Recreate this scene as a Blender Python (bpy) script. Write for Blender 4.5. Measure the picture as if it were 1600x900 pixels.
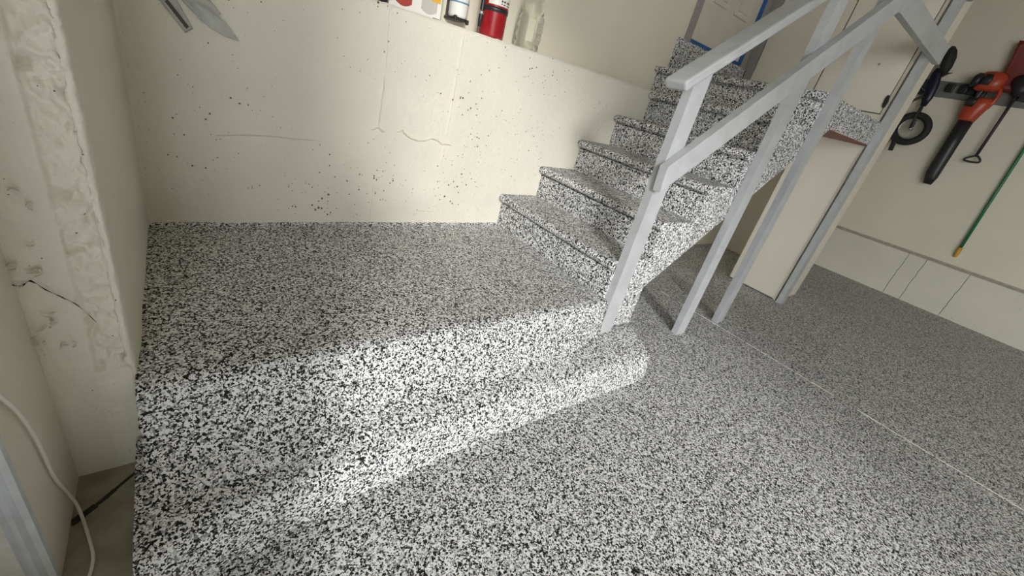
import bpy, bmesh, math, random
from mathutils import Vector, Matrix, noise
random.seed(7)
D = bpy.data
SC = bpy.context.scene
COL = SC.collection
for o in list(D.objects):
    D.objects.remove(o)

# ------------------------------------------------------------------ camera
cam_d = D.cameras.new('camera')
cam_d.sensor_width = 36.0
cam_d.lens = 645.74 / 1600.0 * 36.0
cam_d.clip_start = 0.02
cam = D.objects.new('camera', cam_d)
COL.objects.link(cam)
RIGHT = Vector((0.792, -0.567, 0.227)).normalized()
FWD = Vector((0.603, 0.668, -0.436)).normalized()
FWD = (FWD - RIGHT * FWD.dot(RIGHT)).normalized()
UP = RIGHT.cross(FWD)
M = Matrix((RIGHT, UP, -FWD)).transposed().to_4x4()
M.translation = Vector((0.117, -1.92, 0.778))
cam.matrix_world = M
SC.camera = cam

# ------------------------------------------------------------------ world, light, exposure
OPEN_Y0, OPEN_Y1 = -1.17, -6.8        # jambs of the garage door opening
W = D.worlds.new('overcast_sky')
SC.world = W
W.use_nodes = True
bg = W.node_tree.nodes['Background']
bg.inputs[0].default_value = (0.95, 0.975, 1.0, 1)
bg.inputs[1].default_value = 3.5
sun_d = D.lights.new('sun', 'SUN')
sun_d.energy = 1.45
sun_d.angle = math.radians(9.0)                       # low sun veiled by haze
sun_d.color = (1.0, 0.985, 0.955)
sun = D.objects.new('sun', sun_d)
sun.rotation_euler = Vector((0.47, 0.88, -0.36)).to_track_quat('-Z', 'Y').to_euler()
COL.objects.link(sun)
pd = D.lights.new('daylight_opening', 'AREA')          # portal: guides daylight through the garage door opening
pd.shape = 'RECTANGLE'
pd.size, pd.size_y = OPEN_Y0 - OPEN_Y1, 2.95
pd.cycles.is_portal = True
po = D.objects.new('daylight_opening', pd)
po.location = (-0.42, (OPEN_Y0 + OPEN_Y1) / 2, 1.1)
po.rotation_euler = (math.pi / 2, 0, -math.pi / 2)
COL.objects.link(po)
SC.view_settings.view_transform = 'Standard'
SC.view_settings.look = 'None'
SC.view_settings.gamma = 1.0
SC.view_settings.use_curve_mapping = False
SC.view_settings.exposure = 0.74

# ------------------------------------------------------------------ node helpers
def new_mat(name):
    m = D.materials.new(name)
    m.use_nodes = True
    nt = m.node_tree
    return m, nt, nt.nodes['Principled BSDF']

def N(nt, kind, **kw):
    n = nt.nodes.new(kind)
    for k, v in kw.items():
        setattr(n, k, v)
    return n

def L(nt, a, b):
    nt.links.new(a, b)

def ramp(nt, stops, interp='LINEAR'):
    r = nt.nodes.new('ShaderNodeValToRGB')
    r.color_ramp.interpolation = interp
    el = r.color_ramp.elements
    while len(el) < len(stops):
        el.new(0.5)
    for e, (p, c) in zip(el, stops):
        e.position = p
        e.color = (c[0], c[1], c[2], 1) if isinstance(c, tuple) else (c, c, c, 1)
    return r

def plain(name, col, rough=0.5, metal=0.0, var=0.06, scale=9.0, bump=0.0, bscale=60.0, spec=0.5):
    m, nt, b = new_mat(name)
    tc = N(nt, 'ShaderNodeTexCoord')
    nz = N(nt, 'ShaderNodeTexNoise'); nz.inputs['Scale'].default_value = scale; nz.inputs['Detail'].default_value = 4
    L(nt, tc.outputs['Object'], nz.inputs['Vector'])
    r = ramp(nt, [(0.3, tuple(c * (1 - var) for c in col)), (0.7, tuple(min(1, c * (1 + var)) for c in col))])
    L(nt, nz.outputs['Fac'], r.inputs['Fac'])
    L(nt, r.outputs['Color'], b.inputs['Base Color'])
    b.inputs['Roughness'].default_value = rough
    b.inputs['Metallic'].default_value = metal
    b.inputs['Specular IOR Level'].default_value = spec
    if bump:
        n2 = N(nt, 'ShaderNodeTexNoise'); n2.inputs['Scale'].default_value = bscale; n2.inputs['Detail'].default_value = 3
        L(nt, tc.outputs['Object'], n2.inputs['Vector'])
        bp = N(nt, 'ShaderNodeBump'); bp.inputs['Strength'].default_value = bump; bp.inputs['Distance'].default_value = 0.004
        L(nt, n2.outputs['Fac'], bp.inputs['Height']); L(nt, bp.outputs['Normal'], b.inputs['Normal'])
    return m

def flake_mat(name, scale, white=0.83):
    """Broadcast vinyl chip coating: black, grey and white chips a few millimetres across."""
    m, nt, b = new_mat(name)
    geo = N(nt, 'ShaderNodeNewGeometry')
    nz = N(nt, 'ShaderNodeTexNoise'); nz.inputs['Scale'].default_value = scale * 1.3; nz.inputs['Detail'].default_value = 2
    L(nt, geo.outputs['Position'], nz.inputs['Vector'])
    sub = N(nt, 'ShaderNodeVectorMath', operation='SUBTRACT'); sub.inputs[1].default_value = (0.5, 0.5, 0.5)
    L(nt, nz.outputs['Color'], sub.inputs[0])
    scl = N(nt, 'ShaderNodeVectorMath', operation='SCALE'); scl.inputs['Scale'].default_value = 0.9 / scale
    L(nt, sub.outputs[0], scl.inputs[0])
    add = N(nt, 'ShaderNodeVectorMath', operation='ADD')
    L(nt, geo.outputs['Position'], add.inputs[0]); L(nt, scl.outputs[0], add.inputs[1])
    v1 = N(nt, 'ShaderNodeTexVoronoi'); v1.inputs['Scale'].default_value = scale
    v2 = N(nt, 'ShaderNodeTexVoronoi'); v2.inputs['Scale'].default_value = scale * 1.7
    for v in (v1, v2):
        L(nt, add.outputs[0], v.inputs['Vector'])
    s1 = N(nt, 'ShaderNodeSeparateColor'); L(nt, v1.outputs['Color'], s1.inputs[0])
    s2 = N(nt, 'ShaderNodeSeparateColor'); L(nt, v2.outputs['Color'], s2.inputs[0])
    W_ = white
    r1 = ramp(nt, [(0.0, 0.010), (0.31, 0.07), (0.38, 0.26), (0.47, W_ * 0.62), (0.60, W_)], 'CONSTANT')
    r2 = ramp(nt, [(0.0, 0.010), (0.28, 0.10), (0.37, 0.32), (0.49, W_ * 0.70), (0.62, W_)], 'CONSTANT')
    L(nt, s1.outputs[0], r1.inputs['Fac']); L(nt, s2.outputs[0], r2.inputs['Fac'])
    gt = N(nt, 'ShaderNodeMath', operation='GREATER_THAN'); gt.inputs[1].default_value = 0.52
    L(nt, s1.outputs[1], gt.inputs[0])
    mix = N(nt, 'ShaderNodeMix', data_type='RGBA')
    L(nt, gt.outputs[0], mix.inputs['Factor']); L(nt, r1.outputs['Color'], mix.inputs['A']); L(nt, r2.outputs['Color'], mix.inputs['B'])
    L(nt, mix.outputs['Result'], b.inputs['Base Color'])
    b.inputs['Roughness'].default_value = 0.6
    b.inputs['Specular IOR Level'].default_value = 0.18
    bp = N(nt, 'ShaderNodeBump'); bp.inputs['Strength'].default_value = 0.35; bp.inputs['Distance'].default_value = 0.002
    L(nt, s1.outputs[2], bp.inputs['Height']); L(nt, bp.outputs['Normal'], b.inputs['Normal'])
    return m

def concrete_paint(name, col, pits=0.5, relief=1.0, pit_scale=75.0, rough=0.55):
    """Painted concrete: slight tone drift, trowel relief, small dark air holes."""
    m, nt, b = new_mat(name)
    geo = N(nt, 'ShaderNodeNewGeometry')
    P_ = geo.outputs['Position']
    nz = N(nt, 'ShaderNodeTexNoise'); nz.inputs['Scale'].default_value = 3.0; nz.inputs['Detail'].default_value = 6
    L(nt, P_, nz.inputs['Vector'])
    r = ramp(nt, [(0.25, tuple(c * 0.94 for c in col)), (0.75, tuple(min(1, c * 1.04) for c in col))])
    L(nt, nz.outputs['Fac'], r.inputs['Fac'])
    vo = N(nt, 'ShaderNodeTexVoronoi'); vo.inputs['Scale'].default_value = pit_scale
    L(nt, P_, vo.inputs['Vector'])
    sep = N(nt, 'ShaderNodeSeparateColor'); L(nt, vo.outputs['Color'], sep.inputs[0])
    cl = N(nt, 'ShaderNodeTexNoise'); cl.inputs['Scale'].default_value = 2.6; cl.inputs['Detail'].default_value = 3
    L(nt, P_, cl.inputs['Vector'])
    # hole radius varies per cell and holes gather in patches
    pw = N(nt, 'ShaderNodeMath', operation='POWER'); pw.inputs[1].default_value = 3.6
    L(nt, sep.outputs[0], pw.inputs[0])
    mr = N(nt, 'ShaderNodeMapRange'); mr.inputs['From Min'].default_value = 0.42; mr.inputs['From Max'].default_value = 0.68
    mr.inputs['To Min'].default_value = 0.10; mr.inputs['To Max'].default_value = 0.42 * pits * 2
    L(nt, cl.outputs['Fac'], mr.inputs['Value'])
    rad = N(nt, 'ShaderNodeMath', operation='MULTIPLY'); L(nt, pw.outputs[0], rad.inputs[0]); L(nt, mr.outputs[0], rad.inputs[1])
    lt = N(nt, 'ShaderNodeMath', operation='LESS_THAN'); L(nt, vo.outputs['Distance'], lt.inputs[0]); L(nt, rad.outputs[0], lt.inputs[1])
    mix = N(nt, 'ShaderNodeMix', data_type='RGBA'); mix.inputs['B'].default_value = (0.13, 0.11, 0.08, 1)
    L(nt, lt.outputs[0], mix.inputs['Factor']); L(nt, r.outputs['Color'], mix.inputs['A'])
    L(nt, mix.outputs['Result'], b.inputs['Base Color'])
    b.inputs['Roughness'].default_value = rough
    b.inputs['Specular IOR Level'].default_value = 0.35
    n2 = N(nt, 'ShaderNodeTexNoise'); n2.inputs['Scale'].default_value = 22; n2.inputs['Detail'].default_value = 7; n2.inputs['Roughness'].default_value = 0.62
    L(nt, P_, n2.inputs['Vector'])
    ad = N(nt, 'ShaderNodeMath', operation='SUBTRACT'); L(nt, n2.outputs['Fac'], ad.inputs[0]); L(nt, lt.outputs[0], ad.inputs[1])
    bp = N(nt, 'ShaderNodeBump'); bp.inputs['Strength'].default_value = relief; bp.inputs['Distance'].default_value = 0.006
    L(nt, ad.outputs[0], bp.inputs['Height']); L(nt, bp.outputs['Normal'], b.inputs['Normal'])
    return m

CREAM = (0.715, 0.685, 0.585)
FLAKE = flake_mat('chip_coating', 195)
FLAKE_ST = flake_mat('chip_coating_stairs', 165)
CONC = concrete_paint('painted_concrete', CREAM)
ROUGH = concrete_paint('painted_rough_concrete', CREAM, pits=0.22, relief=1.0, pit_scale=60)
CURB = concrete_paint('painted_curb', (0.72, 0.69, 0.585), pits=0.35, relief=0.25, pit_scale=30)
PAINT = plain('cream_wall_paint', (0.74, 0.70, 0.565), 0.6, var=0.03, scale=3, bump=0.08, bscale=120)
PANEL = plain('cream_panel_paint', (0.72, 0.68, 0.575), 0.5, var=0.03, scale=4, bump=0.03)
CEIL = plain('brown_board_ceiling', (0.42, 0.38, 0.31), 0.8, var=0.15)
DIMWALL = plain('dull_stud_wall', (0.24, 0.20, 0.155), 0.8, var=0.15)
GREY = plain('grey_rail_paint', (0.44, 0.452, 0.465), 0.45, var=0.08, scale=14, bump=0.12, bscale=40)
JAMB = plain('grey_jamb_paint', (0.33, 0.31, 0.29), 0.5, var=0.05)
TAPE = plain('blue_masking_tape', (0.02, 0.11, 0.33), 0.6, var=0.08, scale=20)
DARK = plain('dark_gap', (0.03, 0.026, 0.02), 0.8)
BARE = plain('bare_concrete', (0.30, 0.27, 0.20), 0.85, var=0.3, scale=12, bump=0.5, bscale=70)
STUCCO = plain('pale_stucco', (0.72, 0.70, 0.66), 0.9, var=0.12, scale=30, bump=1.0, bscale=70)
GALV = plain('galvanised_metal', (0.60, 0.63, 0.65), 0.4, 0.15, var=0.12, scale=18, bump=0.1)
DRIVE = plain('pale_driveway_concrete', (0.55, 0.54, 0.51), 0.9, var=0.08, scale=5, bump=0.3)
BROWN = plain('red_brown_plywood', (0.22, 0.07, 0.035), 0.6, var=0.25, scale=16)
BLACK = plain('black_plastic', (0.018, 0.018, 0.020), 0.4, var=0.1)
RUBBER = plain('black_rubber', (0.015, 0.015, 0.016), 0.7, var=0.1)
ORANGE = plain('orange_plastic', (0.42, 0.055, 0.022), 0.32, var=0.06)
REDP = plain('red_enamel', (0.30, 0.007, 0.013), 0.28, var=0.05)
GREEN = plain('green_pole_paint', (0.012, 0.16, 0.06), 0.4, var=0.1)
YELLOW = plain('yellow_plastic', (0.62, 0.36, 0.04), 0.45, var=0.06)
NAVY = plain('dark_blue_metal', (0.012, 0.014, 0.032), 0.35, 0.2)
CHROME = plain('bright_steel', (0.55, 0.55, 0.56), 0.3, 0.9)
TOOLRAIL = plain('grey_tool_rail', (0.16, 0.16, 0.15), 0.55, var=0.1)
WHITE = plain('white_plastic', (0.78, 0.77, 0.72), 0.4, var=0.03)
CARD = plain('white_card', (0.76, 0.75, 0.71), 0.6, var=0.02)
INKRED = plain('red_print', (0.36, 0.05, 0.035), 0.5, var=0.06)
INKGREY = plain('grey_print', (0.50, 0.48, 0.44), 0.5, var=0.05)
INKORANGE = plain('orange_print', (0.72, 0.40, 0.04), 0.5, var=0.03)
INKBLUE = plain('blue_print', (0.10, 0.25, 0.40), 0.5, var=0.03)
INKDARK = plain('dark_print', (0.06, 0.055, 0.05), 0.6, var=0.05)
CORD = plain('white_cord', (0.72, 0.68, 0.60), 0.5, var=0.04)
WOODSTRIP = plain('dusty_sill_strip', (0.42, 0.38, 0.30), 0.7, var=0.15, scale=20)
PURPLE = plain('dark_shaft', (0.030, 0.020, 0.030), 0.4, var=0.1)
JOINTM = plain('pale_joint_filler', (0.88, 0.87, 0.85), 0.8, var=0.1, scale=30)

def clear_mat(name, col, alpha_rough=0.08, ior=1.25):
    m, nt, b = new_mat(name)
    tc = N(nt, 'ShaderNodeTexCoord')
    nz = N(nt, 'ShaderNodeTexNoise'); nz.inputs['Scale'].default_value = 25
    L(nt, tc.outputs['Object'], nz.inputs['Vector'])
    bp = N(nt, 'ShaderNodeBump'); bp.inputs['Strength'].default_value = 0.06; bp.inputs['Distance'].default_value = 0.004
    L(nt, nz.outputs['Fac'], bp.inputs['Height']); L(nt, bp.outputs['Normal'], b.inputs['Normal'])
    b.inputs['Base Color'].default_value = (*col, 1)
    b.inputs['Roughness'].default_value = alpha_rough
    b.inputs['IOR'].default_value = ior
    b.inputs['Transmission Weight'].default_value = 0.93
    return m
BOTTLE = clear_mat('clear_bottle_plastic', (0.93, 0.94, 0.88))
def film_mat(name, col, cover):
    m, nt, b = new_mat(name)
    b.inputs['Base Color'].default_value = (*col, 1); b.inputs['Roughness'].default_value = 0.22
    tp = N(nt, 'ShaderNodeBsdfTransparent'); mx = N(nt, 'ShaderNodeMixShader')
    tc = N(nt, 'ShaderNodeTexCoord'); nz = N(nt, 'ShaderNodeTexNoise'); nz.inputs['Scale'].default_value = 30
    L(nt, tc.outputs['Object'], nz.inputs['Vector'])
    mr = N(nt, 'ShaderNodeMapRange'); mr.inputs['To Min'].default_value = cover - 0.12; mr.inputs['To Max'].default_value = cover + 0.12
    L(nt, nz.outputs['Fac'], mr.inputs['Value']); L(nt, mr.outputs[0], mx.inputs[0])
    L(nt, tp.outputs[0], mx.inputs[1]); L(nt, b.outputs[0], mx.inputs[2])
    L(nt, mx.outputs[0], nt.nodes['Material Output'].inputs['Surface'])
    return m
FILM = film_mat('thin_plastic_film', (0.66, 0.68, 0.68), 0.42)

# ------------------------------------------------------------------ object helpers
def finish(name, bm, mat, parent=None, smooth=False, loc=None):
    bmesh.ops.recalc_face_normals(bm, faces=bm.faces)
    me = D.meshes.new(name)
    bm.to_mesh(me); bm.free()
    if smooth:
        for p in me.polygons:
            p.use_smooth = True
    for mm in (mat if isinstance(mat, (list, tuple)) else [mat]):
        me.materials.append(mm)
    o = D.objects.new(name, me)
    COL.objects.link(o)
    if parent is not None:
        o.parent = parent
        o.matrix_parent_inverse = Matrix.Translation(-Vector(parent.location))
    return o

def thing(name, label, cat, loc, group=None):
    e = D.objects.new(name, None)
    e.empty_display_size = 0.1
    COL.objects.link(e)
    e.location = loc
    e['label'] = label; e['category'] = cat
    if group: e['group'] = group
    return e

def tag(o, label, cat, group=None):
    o['label'] = label; o['category'] = cat
    if group: o['group'] = group
    return o

def struct(o, label):
    o['kind'] = 'structure'; o['label'] = label
    return o

def add_box(bm, x0, x1, y0, y1, z0, z1, bev=0.0, seg=2, mi=0):
    r = bmesh.ops.create_cube(bm, size=1.0)
    vs = r['verts']
    for v in vs:
        v.co = Vector(((x0 + x1) / 2 + v.co.x * (x1 - x0), (y0 + y1) / 2 + v.co.y * (y1 - y0), (z0 + z1) / 2 + v.co.z * (z1 - z0)))
    fs = set(f for v in vs for f in v.link_faces)
    if mi:
        for f in fs: f.material_index = mi
    if bev:
        es = list(set(e for v in vs for e in v.link_edges))
        bmesh.ops.bevel(bm, geom=es, offset=bev, segments=seg, affect='EDGES', profile=0.5)

def box(name, x0, x1, y0, y1, z0, z1, mat, parent=None, bev=0.0, seg=2):
    bm = bmesh.new()
    add_box(bm, x0, x1, y0, y1, z0, z1, bev, seg)
    return finish(name, bm, mat, parent)

def add_prism(bm, pts, axis, a, b):
    """pts: 2D polygon in the two other axes (in order); extruded along axis from a to b."""
    def mk(p, t):
        if axis == 'x': return (t, p[0], p[1])
        if axis == 'y': return (p[0], t, p[1])
        return (p[0], p[1], t)
    va = [bm.verts.new(mk(p, a)) for p in pts]
    vb = [bm.verts.new(mk(p, b)) for p in pts]
    bm.faces.new(va); bm.faces.new(vb[::-1])
    n = len(pts)
    for i in range(n):
        bm.faces.new((va[i], va[(i + 1) % n], vb[(i + 1) % n], vb[i]))

def prism(name, pts, axis, a, b, mat, parent=None, bev=0.0):
    bm = bmesh.new()
    add_prism(bm, pts, axis, a, b)
    if bev:
        bmesh.ops.bevel(bm, geom=list(bm.edges), offset=bev, segments=2, affect='EDGES', profile=0.5)
    return finish(name, bm, mat, parent)

def add_tube(bm, pts, rad, seg=10, closed=False):
    pts = [Vector(p) for p in pts]
    n = len(pts)
    rr = rad if isinstance(rad, (list, tuple)) else [rad] * n
    rings = []
    t0 = (pts[1] - pts[0]).normalized()
    u = t0.orthogonal().normalized()
    for i, p in enumerate(pts):
        if closed: t = (pts[(i + 1) % n] - pts[i - 1]).normalized()
        elif i == 0: t = t0
        elif i == n - 1: t = (pts[-1] - pts[-2]).normalized()
        else: t = (pts[i + 1] - pts[i - 1]).normalized()
        u = (u - t * u.dot(t)).normalized()
        w = t.cross(u)
        rings.append([bm.verts.new(p + (u * math.cos(2 * math.pi * k / seg) + w * math.sin(2 * math.pi * k / seg)) * rr[i]) for k in range(seg)])
    m = n if closed else n - 1
    for i in range(m):
        A, B = rings[i], rings[(i + 1) % n]
        for k in range(seg):
            bm.faces.new((A[k], A[(k + 1) % seg], B[(k + 1) % seg], B[k]))
    if not closed:
        bm.faces.new(rings[0][::-1]); bm.faces.new(rings[-1])

def tube(name, pts, rad, mat, parent=None, seg=10, closed=False):
    bm = bmesh.new()
    add_tube(bm, pts, rad, seg, closed)
    return finish(name, bm, mat, parent, True)

def add_lathe(bm, prof, c, seg=32):
    """prof: list of (r, z) bottom to top about a vertical axis through c."""
    rings = []
    for r, z in prof:
        rings.append([bm.verts.new((c[0] + r * math.cos(2 * math.pi * k / seg), c[1] + r * math.sin(2 * math.pi * k / seg), z)) for k in range(seg)])
    for A, B in zip(rings, rings[1:]):
        for k in range(seg):
            bm.faces.new((A[k], A[(k + 1) % seg], B[(k + 1) % seg], B[k]))
    bm.faces.new(rings[0][::-1]); bm.faces.new(rings[-1])

def lathe(name, prof, c, mat, parent=None, seg=32):
    bm = bmesh.new()
    add_lathe(bm, prof, c, seg)
    return finish(name, bm, mat, parent, True)

def loft(name, rings, mat, parent=None, smooth=True):
    bm = bmesh.new()
    R_ = [[bm.verts.new(p) for p in ring] for ring in rings]
    n = len(R_[0])
    for A, B in zip(R_, R_[1:]):
        for k in range(n):
            bm.faces.new((A[k], A[(k + 1) % n], B[(k + 1) % n], B[k]))
    bm.faces.new(R_[0][::-1]); bm.faces.new(R_[-1])
    return finish(name, bm, mat, parent, smooth)

def smoothcurve(pts, k=8):
    """Catmull-Rom through pts."""
    P = [Vector(p) for p in pts]
    P = [P[0] * 2 - P[1]] + P + [P[-1] * 2 - P[-2]]
    out = []
    for i in range(1, len(P) - 2):
        a, b, c, d = P[i - 1:i + 3]
        for j in range(k):
            t = j / k
            out.append(0.5 * ((2 * b) + (c - a) * t + (2 * a - 5 * b + 4 * c - d) * t * t + (3 * b - a - 3 * c + d) * t ** 3))
    out.append(P[-2])
    return out

def fn(x, y, z, s):
    return noise.noise(Vector((x * s, y * s, z * s)))

# ------------------------------------------------------------------ the setting
FZ = -0.34                                   # garage floor level; the raised slab is z = 0
CEILZ = 3.2
flo = struct(box('floor', -0.03, 6.30, -6.9, 0.45, FZ - 0.12, FZ, FLAKE), 'speckled grey chip coated garage floor')
# saw cut / cold joint in the floor, running from the stairs toward the viewer
y = -0.50
JX = 2.865
bm = bmesh.new()
while y > -4.2:
    ln = random.uniform(0.03, 0.16)
    w = random.choice([0.003, 0.0045, 0.006, 0.005])
    xo = JX + fn(0, y, 0, 7) * 0.004
    if random.random() > (0.10 if y < -1.0 else 0.25):
        add_prism(bm, [(xo - w, y), (xo + w * random.uniform(.7, 1.3), y - .004), (xo + w * random.uniform(.7, 1.3), y - ln), (xo - w, y - ln + .003)], 'z', FZ - 0.002, FZ + 0.0012)
    y -= ln + random.uniform(0.0, 0.012)
finish('floor_joint', bm, JOINTM, flo)

struct(box('floor_bare_strip', -0.40, -0.032, -1.60, -0.60, FZ - 0.1, -0.26, BARE), 'bare dirty concrete strip beside the coated step')['category'] = 'floor'
crk = [(-0.030, -0.925), (-0.045, -0.945), (-0.079, -0.979), (-0.096, -0.998), (-0.109, -1.009), (-0.128, -1.026), (-0.146, -1.040)]
bm = bmesh.new()
for (a, b), wd in zip(zip(crk, crk[1:]), (.002, .0035, .005, .0045, .007, .009)):
    dx, dy = b[0] - a[0], b[1] - a[1]
    l = math.hypot(dx, dy); nx, ny = -dy / l * wd, dx / l * wd
    add_prism(bm, [(a[0] + nx, a[1] + ny), (b[0] + nx, b[1] + ny), (b[0] - nx, b[1] - ny), (a[0] - nx, a[1] - ny)], 'z', -0.262, -0.2592)
finish('crack', bm, DARK, D.objects['floor_bare_strip'])

struct(box('ceiling', -0.42, 6.45, -6.9, 0.6, CEILZ, CEILZ + 0.12, CEIL), 'brown board ceiling of the garage')

# back wall: lower painted concrete foundation with a ledge on top, drywall set back above it
def wall_grid(name, x0, x1, z0, z1, y, amp, mat, depth):
    bm = bmesh.new()
    nx, nz = int((x1 - x0) / 0.02), int((z1 - z0) / 0.02)
    g = []
    for i in range(nx + 1):
        row = []
        for k in range(nz + 1):
            x = x0 + (x1 - x0) * i / nx; z = z0 + (z1 - z0) * k / nz
            d = fn(x, 3, z, 3) * amp + fn(x, 9, z, 11) * amp * 0.4
            if k == nz: z += fn(x, 1, 1, 26) * 0.003
            row.append(bm.verts.new((x, y + d, z)))
        g.append(row)
    for i in range(nx):
        for k in range(nz):
            bm.faces.new((g[i][k], g[i + 1][k], g[i + 1][k + 1], g[i][k + 1]))
    # top ledge and the hidden back
    top = [g[i][nz] for i in range(nx + 1)]
    bk = [bm.verts.new((v.co.x, y + depth, z1)) for v in top]
    for i in range(nx):
        bm.faces.new((top[i], top[i + 1], bk[i + 1], bk[i]))
    return finish(name, bm, mat, None, True)
wb = struct(wall_grid('wall_back', -0.02, 3.10, -0.36, 0.935, 0.0, 0.0028, CONC, 0.24), 'cream painted concrete foundation wall with a ledge on top')
# raised form seams, a level cast seam and blisters in the concrete
def ridge(name, pts, wd, h):
    bm = bmesh.new()
    prev = None
    for i, (x, z) in enumerate(pts):
        w = wd * random.uniform(0.5, 1.4)
        tw = 0.0 if i in (0, len(pts) - 1) else 1.0
        d = pts[min(i + 1, len(pts) - 1)]; c = pts[max(i - 1, 0)]
        t = Vector((d[0] - c[0], d[1] - c[1])).normalized(); nn = Vector((-t.y, t.x)) * w * (0.3 + 0.7 * tw)
        off = fn(x, 3, z, 3) * 0.0028
        cur = [bm.verts.new((x + nn.x, off + 0.002, z + nn.y)), bm.verts.new((x, off - 1.5 * h * tw * random.uniform(.6, 1.2), z)), bm.verts.new((x - nn.x, off + 0.002, z - nn.y))]
        if prev:
            bm.faces.new((prev[0], cur[0], cur[1], prev[1])); bm.faces.new((prev[1], cur[1], cur[2], prev[2]))
        prev = cur
    return finish(name, bm, CONC, wb)
def wob(x0, z0, x1, z1, n, a):
    return [(x0 + (x1 - x0) * i / n + random.uniform(-a, a), z0 + (z1 - z0) * i / n + random.uniform(-a, a)) for i in range(n + 1)]
ridge('form_seam', wob(0.832, 0.93, 0.838, 0.70, 16, 0.0018), 0.003, 0.0025)
ridge('form_seam', wob(0.836, 0.68, 0.826, 0.455, 18, 0.0012), 0.005, 0.0055)
ridge('form_seam', wob(0.824, 0.20, 0.822, 0.01, 12, 0.0012), 0.003, 0.002)
ridge('form_seam', wob(1.180, 0.93, 1.170, 0.45, 30, 0.0010), 0.003, 0.0048)
ridge('form_seam', wob(1.166, 0.42, 1.160, 0.33, 8, 0.0015), 0.003, 0.003)
ridge('form_seam', wob(1.166, 0.12, 1.171, 0.01, 8, 0.001), 0.003, 0.003)
ridge('cast_seam', [(0.905, 0.452), (0.925, 0.458), (0.938, 0.466), (0.95, 0.451), (0.98, 0.434), (1.02, 0.427), (1.06, 0.432), (1.09, 0.446), (1.12, 0.441), (1.15, 0.425), (1.18, 0.428), (1.22, 0.42)], 0.006, 0.006)
ridge('cast_seam', [(0.79, 0.448), (0.805, 0.452), (0.822, 0.462), (0.836, 0.455), (0.848, 0.446), (0.865, 0.449)], 0.006, 0.005)
ridge('cast_seam', wob(1.05, 0.075, 1.17, 0.072, 10, 0.002), 0.004, 0.003)
sx = [(0.215, 0.352), (0.245, 0.356), (0.28, 0.362), (0.34, 0.368), (0.42, 0.372), (0.52, 0.374), (0.63, 0.375)]
ridge('cast_seam', sx, 0.005, 0.003)
bm = bmesh.new()
for i in range(120):
    x, z = random.uniform(0.35, 2.3), random.uniform(0.05, 0.9)
    if i < 45: x, z = random.gauss(1.83, 0.10), random.gauss(0.80, 0.035)
    if i < 20: x, z = random.gauss(1.35, 0.25), random.gauss(0.25, 0.12)
    if z > 0.91 or z < 0.03: continue
    off = fn(x, 3, z, 3) * 0.0028
    r_ = random.uniform(0.004, 0.011)
    n_ = 7
    c_ = bm.verts.new((x, off - r_ * 0.32, z))
    rr = [bm.verts.new((x + r_ * random.uniform(.6, 1.3) * math.cos(6.283 * k / n_), off + 0.0015, z + r_ * random.uniform(.5, 1.0) * math.sin(6.283 * k / n_))) for k in range(n_)]
    for k in range(n_): bm.faces.new((c_, rr[k], rr[(k + 1) % n_]))
bl = finish('plaster_blisters', bm, CONC, wb, True); bl['kind'] = 'stuff'

bm = bmesh.new()
UX0, UX1 = 3.045, 4.00
add_box(bm, -0.42, UX0, 0.22, 0.45, 0.90, CEILZ)
wu = struct(finish('wall_back_upper', bm, PAINT), 'smooth cream upper wall set back above the ledge')
struct(box('wall_back_far', 3.0, 6.45, 0.22, 0.45, FZ - .05, 1.30, PAINT), 'cream back wall below and beyond the stairs')
struct(box('wall_back_lintel', 3.045, 6.45, 0.22, 0.45, 3.15, CEILZ, PAINT), 'cream wall above the house door')
struct(box('wall_back_beside_door', 4.00, 6.45, 0.22, 0.45, 1.30, 3.15, PAINT), 'cream back wall to the right of the house door')

# left pier: cast concrete with a broken rough arris
def pier():
    bm = bmesh.new()
    path = []                                   # (x, y, nx, ny, rough)
    for i in range(56):
        t = i / 55; path.append((-0.160 + t * (0.160 - 0.022), -0.911, 0, -1, max(0, min(1, (t - 0.63) / 0.04))))
    for i in range(1, 6):
        a = i / 6 * math.pi / 2
        path.append((-0.022 + 0.013 * math.sin(a), -0.898 - 0.013 * math.cos(a), math.sin(a), -math.cos(a), 0.8))
    for i in range(24):
        t = i / 23; path.append((-0.009 + 0.005 * t, -0.898 + t * 0.868, 1, 0, max(0, 0.22 - t * 2)))
    for i in range(1, 6):
        a = i / 6 * math.pi / 2
        path.append((-0.004 + 0.022 * (1 - math.cos(a)), -0.030 + 0.030 * math.sin(a), math.cos(a), -math.sin(a), 0.0))
    path.append((0.02, 0.03, 0, -1, 0))
    zs = []
    z = -0.30
    while z < 1.9:
        zs.append(z); z += 0.0045
    zs.append(CEILZ)
    g = []
    for (x, yy, nx, ny, ro) in path:
        row = []
        for z in zs:
            k = ro if z > 0.03 else ro * 0.15
            d = fn(x, yy, z, 6) * 0.003
            n1 = fn(x * 1.4, yy, z, 34); n2 = fn(x, yy + 4, z, 85)
            n3 = abs(fn(x + 7, yy, z, 30)); n4 = max(0, fn(x, yy + 2, z * 0.8, 58) - 0.15)
            n5 = fn(x + 1, yy, z, 120)
            d += k * (n1 * 0.008 + n2 * 0.006 + n5 * 0.0035 - 0.014 * n3 - 0.022 * n4 - 0.006)
            if z > 0.0: d -= 0.004 * (1 if ny < -0.5 else 0)
            row.append(bm.verts.new((x + nx * d, yy + ny * d, z)))
        g.append(row)
    for i in range(len(path) - 1):
        for k in range(len(zs) - 1):
            bm.faces.new((g[i][k], g[i + 1][k], g[i + 1][k + 1], g[i][k + 1]))
    return finish('wall_left', bm, ROUGH, None, True)
wl = struct(pier(), 'rough cream concrete pier at the left with a broken corner')
bm = bmesh.new()
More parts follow.
